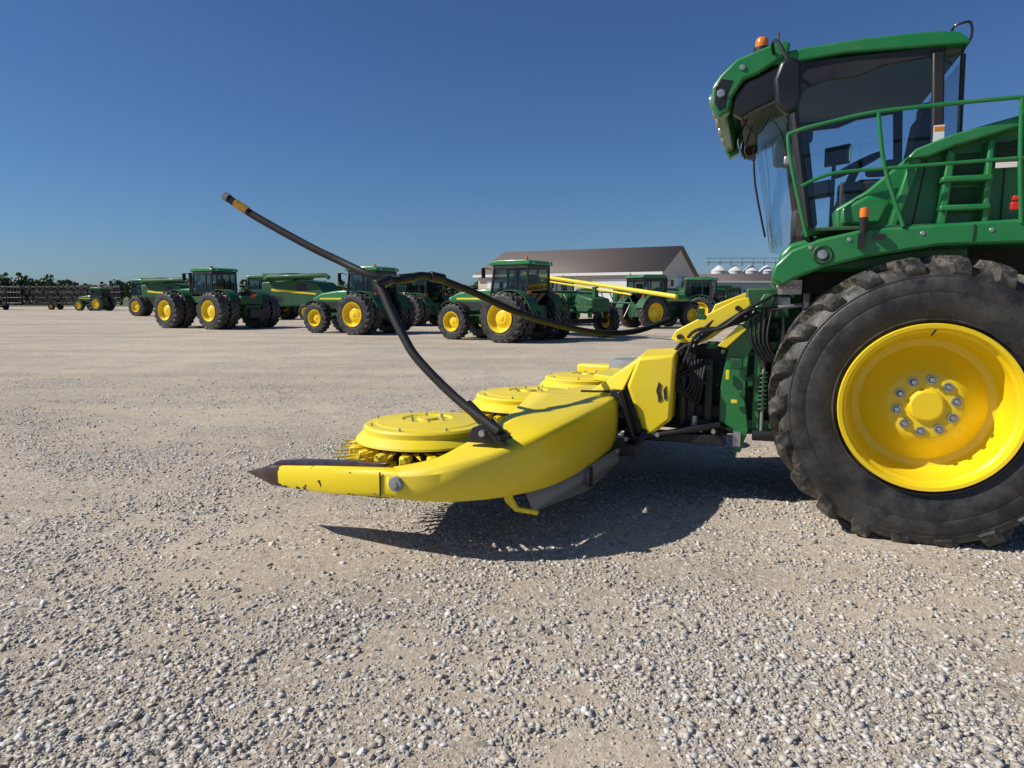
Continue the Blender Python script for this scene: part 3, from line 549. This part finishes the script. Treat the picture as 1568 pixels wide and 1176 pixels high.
def fwd_tractor(x,y,hd):
    P=empty('articulated_tractor',(x,y,0),R(hd))
    axle(P,0,1.06,.62,.56,1.05,True); axle(P,3.9,1.06,.62,.56,1.05,True)
    obj('hood',prism([(3.0,1.45),(3.0,2.35),(4.6,2.28),(5.7,2.1),(6.05,1.8),(6.05,1.25),(5.5,1.15)],-.52,.52),GREEN,P,.1,segs=3)
    obj('hood_stripe',join(bx(3.3,5.5,-.53,-.522,1.78,1.88),bx(3.3,5.5,.522,.53,1.78,1.88)),YEL,P)
    obj('grille',join(bx(6.04,6.07,-.35,.35,1.3,1.75),bx(3.4,5.5,-.528,-.521,1.4,1.7),bx(3.4,5.5,.521,.528,1.4,1.7)),BLKP,P)
    obj('frame',join(bx(-1.2,1.0,-.5,.5,.7,1.35),bx(1.0,1.6,-.25,.25,.8,1.2),bx(1.6,5.6,-.45,.45,.75,1.45)),GREEND,P,.04)
    obj('rear_deck',join(bx(-1.1,.9,-.75,.75,1.35,1.85)),GREENB,P,.08)
    obj('front_weights',join(*[box((6.15,-.42+.12*i,1.1),(.3,.1,.5)) for i in range(8)]),GREEND,P,.02)
    for s in(-1,1):
        a,b=sorted((s*.7,s*1.4)); fender(P,0,1.14,a,b,30,150); fender(P,3.9,1.14,a,b,40,150)
    obj('fuel_tanks',join(bx(1.2,2.6,.5,1.0,.6,1.3),bx(1.2,2.6,-1.0,-.5,.6,1.3)),BLKP,P,.08)
    cab(P,1.25,3.0,.85,1.6,3.25)
    obj('exhaust',tube([(3.3,-.7,2.0),(3.3,-.7,3.45),(3.22,-.7,3.6)],.09,12),BLK,P)
    obj('intake',tube([(3.3,.72,2.0),(3.3,.72,3.2)],.10,12),BLK,P)
    obj('smv_sign',([(-1.13,-.2,1.75),(-1.13,.2,1.75),(-1.13,0,2.1)],[[0,1,2]]),RED,P,solid=.01)
    obj('hitch',join(bx(-1.9,-1.2,-.1,.1,.5,.62),bx(-1.5,-1.2,-.5,.5,.6,1.1)),BLK,P)
def combine(x,y,hd,s=1):
    P=empty('combine_harvester',(x,y,0),R(hd)); P.scale=(s,)*3
    axle(P,0,.98,.6,.5,1.35,True); axle(P,-3.6,.68,.45,.32,1.2,False)
    obj('body',prism([(.2,1.3),(.3,3.0),(-1.6,3.15),(-3.2,3.2),(-4.7,3.0),(-5.3,2.2),(-5.2,1.2),(-3.5,1.1),(-1,1.0)],-1.4,1.4),GREENB,P,.12,segs=3)
    obj('grain_tank',([(-.2,-1.35,3.1),(-.2,1.35,3.1),(-2.6,1.35,3.1),(-2.6,-1.35,3.1),(.1,-1.5,3.7),(.1,1.5,3.7),(-2.9,1.5,3.7),(-2.9,-1.5,3.7)],[[0,4,5,1],[1,5,6,2],[2,6,7,3],[3,7,4,0],[0,1,2,3]]),GREEND,P,solid=.05)
    obj('side_stripe',join(*[prism([(-4.6,2.0),(-4.6,2.12),(-.6,2.5),(-.6,2.3)],q-.004,q+.004) for q in(-1.406,1.406)]),YEL,P)
    obj('side_vents',join(*[bx(-3.8,-2.9,q-.004,q+.004,2.3,2.9) for q in(-1.404,1.404)],*[bx(-1.6,-.1,q-.004,q+.004,1.35,1.9) for q in(-1.404,1.404)]),BLKP,P)
    cab(P,.35,1.95,.95,1.75,3.35)
    obj('feeder_house',prism([(.6,1.0),(.8,1.6),(2.9,.95),(2.8,.35)],-.6,.6),GREENB,P,.05)
    obj('unload_auger',tube([(-.2,1.55,3.2),(-.6,1.75,3.4),(-5.6,1.6,3.5),(-5.9,1.6,3.3)],.18,12),GREENB,P)
    obj('ladder',join(bx(.5,1.0,1.4,1.5,.5,1.8),*[bx(.5,1.0,1.5,1.75,z,z+.04) for z in(.6,.9,1.2,1.5)]),BLK,P)
    obj('straw_chopper',prism([(-5.2,1.2),(-5.9,.9),(-5.9,1.3),(-5.3,2.1)],-1.1,1.1),BLKP,P,.04)
def sprayer(x,y,hd):
    P=empty('self_propelled_sprayer',(x,y,0),R(hd))
    axle(P,0,.75,.36,.40,1.35,False); axle(P,4.0,.75,.36,.40,1.35,False)
    obj('frame',join(bx(-1.2,5.2,-.5,.5,1.15,1.4),*[bx(q-.1,q+.1,s*1.2-.1,s*1.2+.1,.8,1.4) for q in(0,4) for s in(-1,1)],bx(-.1,.1,-1.3,1.3,1.25,1.4),bx(3.9,4.1,-1.3,1.3,1.25,1.4)),GREENB,P,.02)
    obj('tank',prism([(.4,1.4),(.4,1.8),(.8,2.05),(1.8,2.05),(2.1,1.8),(2.1,1.4)],-.6,.6),GREENB,P,.15,segs=3)
    cab(P,3.3,4.7,.7,1.4,2.6); obj('hood',prism([(-1.2,1.35),(-1.2,1.7),(-.1,1.9),(.1,1.35)],-.5,.5),GREENB,P,.08)
    g=[]
    for s in(-1,1):
        for z in(1.5,1.95): g.append(tube([(-1.5,s*1.6,z),(3.2,s*1.55,z+.1)],.045,6))
        for i in range(8): g.append(tube([(-1.4+i*.58,s*1.6,1.5),(-1.1+i*.58,s*1.6,1.97)],.028,6))
    obj('folded_boom',join(*g),GREENB,P)
    obj('yellow_boom',join(tube([(4.5,0,2.90),(-5.4,0,1.78)],.085,8),tube([(4.5,0,2.72),(-3.0,0,1.86)],.04,8)),YEL,P)
    obj('boom_mast',join(bx(2.6,2.8,-.1,.1,1.4,2.66),bx(-.9,-.7,-.1,.1,1.3,2.2)),GREENB,P)
def planter(x,y,hd,mat,name='row_crop_planter'):
    P=empty(name,(x,y,0),R(hd))
    obj('toolbar',join(bx(-.15,.15,-4.5,4.5,.8,1.05),bx(0,3.5,-.12,.12,.6,.8),tube([(3.4,0,.7),(0,-2.5,.9)],.07,8),tube([(3.4,0,.7),(0,2.5,.9)],.07,8),bx(-.6,.6,-1.5,1.5,1.3,1.5)),mat,P,.02)
    g=[];hp=[];dk=[]
    for i in range(12):
        y0=-4.2+i*.76; g.append(bx(-.9,-.1,y0-.06,y0+.06,.5,.85)); hp.append(box((-.55,y0,1.2),(.5,.45,.55)))
        dk.append(lathe([(.001,-.02),(.22,-.02),(.24,.0),(.22,.02),(.001,.02)],16,'y',(-.5,y0+.05,.25)))
    obj('row_units',join(*g),mat,P); obj('seed_hoppers',join(*hp),BLKP,P,.06); obj('gauge_wheels',join(*dk),RUB,P)
    obj('fertiliser_tanks',join(box((.2,-1.2,1.9),(.9,1.3,.9)),box((.2,1.2,1.9),(.9,1.3,.9))),mat,P,.15)
def tillage(x,y,hd):
    P=empty('folded_tillage_implement',(x,y,0),R(hd)); g=[]
    for s in(-1,1):
        for z in(1.0,1.8,2.6,3.4): g.append(tube([(-3.5,s*1.3,z),(3.5,s*1.3,z)],.12,6))
        for i in range(13): g.append(box((-3.4+i*.56,s*1.3,2.2),(.16,.14,2.6))); g.append(lathe([(.001,-.02),(.33,0),(.001,.02)],12,'y',(-3.3+i*.56,s*1.55,1.0+.8*(i%4)))); g.append(lathe([(.001,-.02),(.33,0),(.001,.02)],12,'y',(-3.3+i*.56,s*1.65,1.0+.8*((i+2)%4))))
    g.append(bx(-3.5,5.5,-.2,.2,.7,.95)); g.append(bx(-2,2,-1.3,1.3,.8,1.0)); g.append(bx(-1.5,1.8,-.6,.6,1.0,2.4))
    obj('folded_frame',join(*g),BLKP,P); axle(P,-1,.5,.35,.25,.9,False)
def near(xw,yw,tilt,off):
    a=R(tilt); return xw+off*math.sin(a), yw+off*math.cos(a), 180-tilt
fwd_tractor(*near(-16.7,38.6,30,2.1))
tractor(*near(-7.5,32.8,28,1.9)); tractor(*near(-.5,27.0,35,1.9))
tractor(-5.4,45,145,True); tractor(3.2,46,150,False,.95); tractor(7.6,41,30,False,.95)
combine(-35.5,70,160); combine(-19.5,58,165); combine(-11.5,62,168,.9)
tractor(-27,66,160,True); tractor(-57,98,165,False)
tractor(12.6,46,150,False,.95); combine(16.5,60,12,.72); combine(21,70,20,.8)
sprayer(3.1,30.7,124)
planter(6.0,45,95,GREENB); planter(11.5,50,100,GREENB)
tillage(-78,106,170); tillage(-85,110,165); tillage(-71,108,175); tillage(-63,106,172)
# ---------------------------------------------------------------- buildings
def metalwall(name,col,axis):
    m,nt,b=newmat(name); tc=N(nt,'ShaderNodeTexCoord'); w=N(nt,'ShaderNodeTexWave',Scale=2.2); w.bands_direction=axis; nt.links.new(tc.outputs['Object'],w.inputs['Vector'])
    nt.links.new(mixc(nt,w.outputs[1],col,tuple(c*.86 for c in col)),b.inputs['Base Color']); b.inputs['Roughness'].default_value=.6
    bp=N(nt,'ShaderNodeBump',Strength=.4,Distance=.03); nt.links.new(w.outputs[1],bp.inputs['Height']); nt.links.new(bp.outputs[0],b.inputs['Normal']); return m
WALL=metalwall('ribbed_siding',(.62,.56,.46),'X'); RF=metalwall('ribbed_roof',(.15,.12,.10),'X')
def shed(name,x,y,ang,L,W,ev,rg,wall,roof,doors=True):
    P=empty(name,(x,y,0),ang)
    pr=[(0,0),(0,ev),(W/2,rg-.08),(W,ev),(W,0)]
    V=[(-L,p[0],p[1]) for p in pr]+[(0,p[0],p[1]) for p in pr]
    obj('walls',(V,[[0,1,2,3,4],[9,8,7,6,5]]+[[0,5,6,1],[3,8,9,4]]),wall,P)
    o=.5; obj('roof',([(-L-o,-o,ev-.15),(o,-o,ev-.15),(o,W/2,rg),(-L-o,W/2,rg),(-L-o,W+o,ev-.15),(o,W+o,ev-.15)],[[0,1,2,3],[3,2,5,4]]),roof,P,solid=.15)
    obj('fascia',join(bx(-L-o,o,-o-.05,-o,ev-.45,ev-.14)),WHITE,P)
    if doors:
        obj('doors',join(*[bx(-L*k-2.2,-L*k+2.2,-.08,.0,0.02,4.0) for k in(.25,.6,.85)],bx(0.0,.08,W*.3,W*.6,.02,4.2)),WHITE,P,.02)
        obj('windows',join(*[bx(-L*k-.6,-L*k+.6,-.05,.0,1.2,2.2) for k in(.08,.43,.73)]),GLASSD,P)
        obj('side_stair',join(bx(.3,3.6,W*.55,W*.8,3.4,3.5),*[bx(.3+i*1.6,.36+i*1.6,W*.55,W*.56,0,4.4) for i in range(3)],bx(.3,3.6,W*.55,W*.552,4.3,4.36)),GREYM,P)
    return P
shed('farm_shed',16.7,80,math.atan2(-.48,.88),24,15.6,4.85,8.1,WALL,RF)
shed('grey_warehouse',74,170,R(-5),30,20,6,8,metalwall('grey_siding',(.50,.51,.52),'X'),RF,False)
B=empty('grain_bins',(0,0,0)); GALV=paint('galvanised_bin',(.66,.67,.67),.5,.1,metal=.0,coat=0)
bins=[]
for i in range(5):
    X=60+i*4.75
    bins.append(lathe([(2.2,0),(2.2,9.6),(2.3,9.65),(.5,11.2),(.001,11.3)],28,'z',(X,205+i*.5,0)))
obj('bin_shells',join(*bins),GALV,B)
obj('catwalk',join(bx(56,80,204.6,205.4,12.0,12.2),*[tube([(57+i*3.2,205,11),(57+i*3.2,205,13.4)],.12,6) for i in range(8)],bx(56,80,204.6,204.7,13.2,13.35)),GREYM,B)
# ---------------------------------------------------------------- grass and trees
gm,nt,b=newmat('field_grass'); n=N(nt,'ShaderNodeTexNoise',Scale=.05,Detail=8.0); tc=N(nt,'ShaderNodeTexCoord'); nt.links.new(tc.outputs['Object'],n.inputs['Vector'])
nt.links.new(mixc(nt,n.outputs[0],(.05,.085,.025),(.11,.12,.05)),b.inputs['Base Color']); b.inputs['Roughness'].default_value=.95
obj('grass_field',([(-3500,150,.03),(3500,150,.03),(3500,3800,.03),(-3500,3800,.03)],[[0,1,2,3]]),gm)
def treeline():
    V=[];F=[];tn=[]; trunks=[]
    def clump(cx,cy,cz,r,hh,n,s):
        for _ in range(n):
            u=rng.normal(0,1,3); u/=np.linalg.norm(u); q=rng.random()**.4
            p=np.array([cx+u[0]*r*q,cy+u[1]*r*q,cz+u[2]*hh*q]); a=rng.normal(0,1,3);a/=np.linalg.norm(a); b_=np.cross(a,rng.normal(0,1,3)); b_/=np.linalg.norm(b_)
            k=len(V); ss=s*rng.uniform(.6,1.4)
            for e in((a),(b_),(-a),(-b_)): V.append(tuple(p+e*ss))
            F.append([k,k+1,k+2,k+3]); tn.append(rng.random())
    def tree(x,y,H):
        r=H*.33
        trunks.append(tube([(x,y,0),(x,y,H*.5),(x+.3,y,H*.8)],[.35,.22,.08],6))
        for _ in range(6):
            clump(x+rng.normal(0,r*.5),y+rng.normal(0,r*.4),H*rng.uniform(.22,.80),r*rng.uniform(.45,.7),H*.2,36,.75)
    for i in range(30): tree(rng.uniform(-255,-195),rng.uniform(285,310),rng.uniform(10,15))
    for i in range(120): tree(rng.uniform(-330,-20),rng.uniform(330,400),rng.uniform(8,13))
    for i in range(80): tree(rng.uniform(-20,420),rng.uniform(330,430),rng.uniform(9,14))
    for i in range(14): tree(rng.uniform(-330,-256),rng.uniform(285,320),rng.uniform(8,12))
    me=bpy.data.meshes.new('foliage'); me.from_pydata(V,[],F); at=me.attributes.new('tone','FLOAT','FACE'); at.data.foreach_set('value',np.array(tn,np.float32))
    m,nt,b=newmat('foliage'); A=N(nt,'ShaderNodeAttribute'); A.attribute_name='tone'
    nt.links.new(ramp(nt,A.outputs['Fac'],[(0,(.05,.08,.025)),(.6,(.095,.14,.05)),(1,(.15,.20,.08))]),b.inputs['Base Color']); b.inputs['Roughness'].default_value=.8; me.materials.append(m)
    P=empty('distant_tree_line'); o=bpy.data.objects.new('crowns',me); sc.collection.objects.link(o); o.parent=P
    obj('trunks',join(*trunks),paint('bark',(.08,.06,.045),.9,0,coat=0),P)
treeline()
# ---------------------------------------------------------------- light, sky, camera
to_sun=Vector((-.73,-.075,.625)).normalized()
el=math.asin(to_sun.z); az=math.atan2(to_sun.x,to_sun.y)
sl=bpy.data.lights.new('sun','SUN'); sl.energy=5.0; sl.angle=R(.5); sl.color=(1,.94,.86)
so=bpy.data.objects.new('sun',sl); sc.collection.objects.link(so); so.rotation_euler=to_sun.to_track_quat('Z','Y').to_euler()
w=bpy.data.worlds.new('World'); sc.world=w; w.use_nodes=True; nt=w.node_tree
sky=nt.nodes.new('ShaderNodeTexSky'); sky.sky_type='NISHITA'; sky.sun_disc=False; sky.sun_elevation=el; sky.sun_rotation=az%(2*math.pi); sky.altitude=300; sky.air_density=1.0; sky.dust_density=.5; sky.ozone_density=4.0
mu=nt.nodes.new('ShaderNodeMix'); mu.data_type='RGBA'; mu.blend_type='MULTIPLY'; mu.inputs[0].default_value=1; nt.links.new(sky.outputs[0],mu.inputs[6]); mu.inputs[7].default_value=(.54,.74,1.0,1)
bg=nt.nodes['Background']; nt.links.new(mu.outputs[2],bg.inputs[0]); bg.inputs[1].default_value=.078
cd=bpy.data.cameras.new('camera'); cd.sensor_width=36; cd.lens=36*1070/1568; cd.clip_end=6000; cd.clip_start=.05
co=bpy.data.objects.new('camera',cd); sc.collection.objects.link(co); co.location=(0,0,1.71); co.rotation_euler=(R(90-6.98),0,0); sc.camera=co
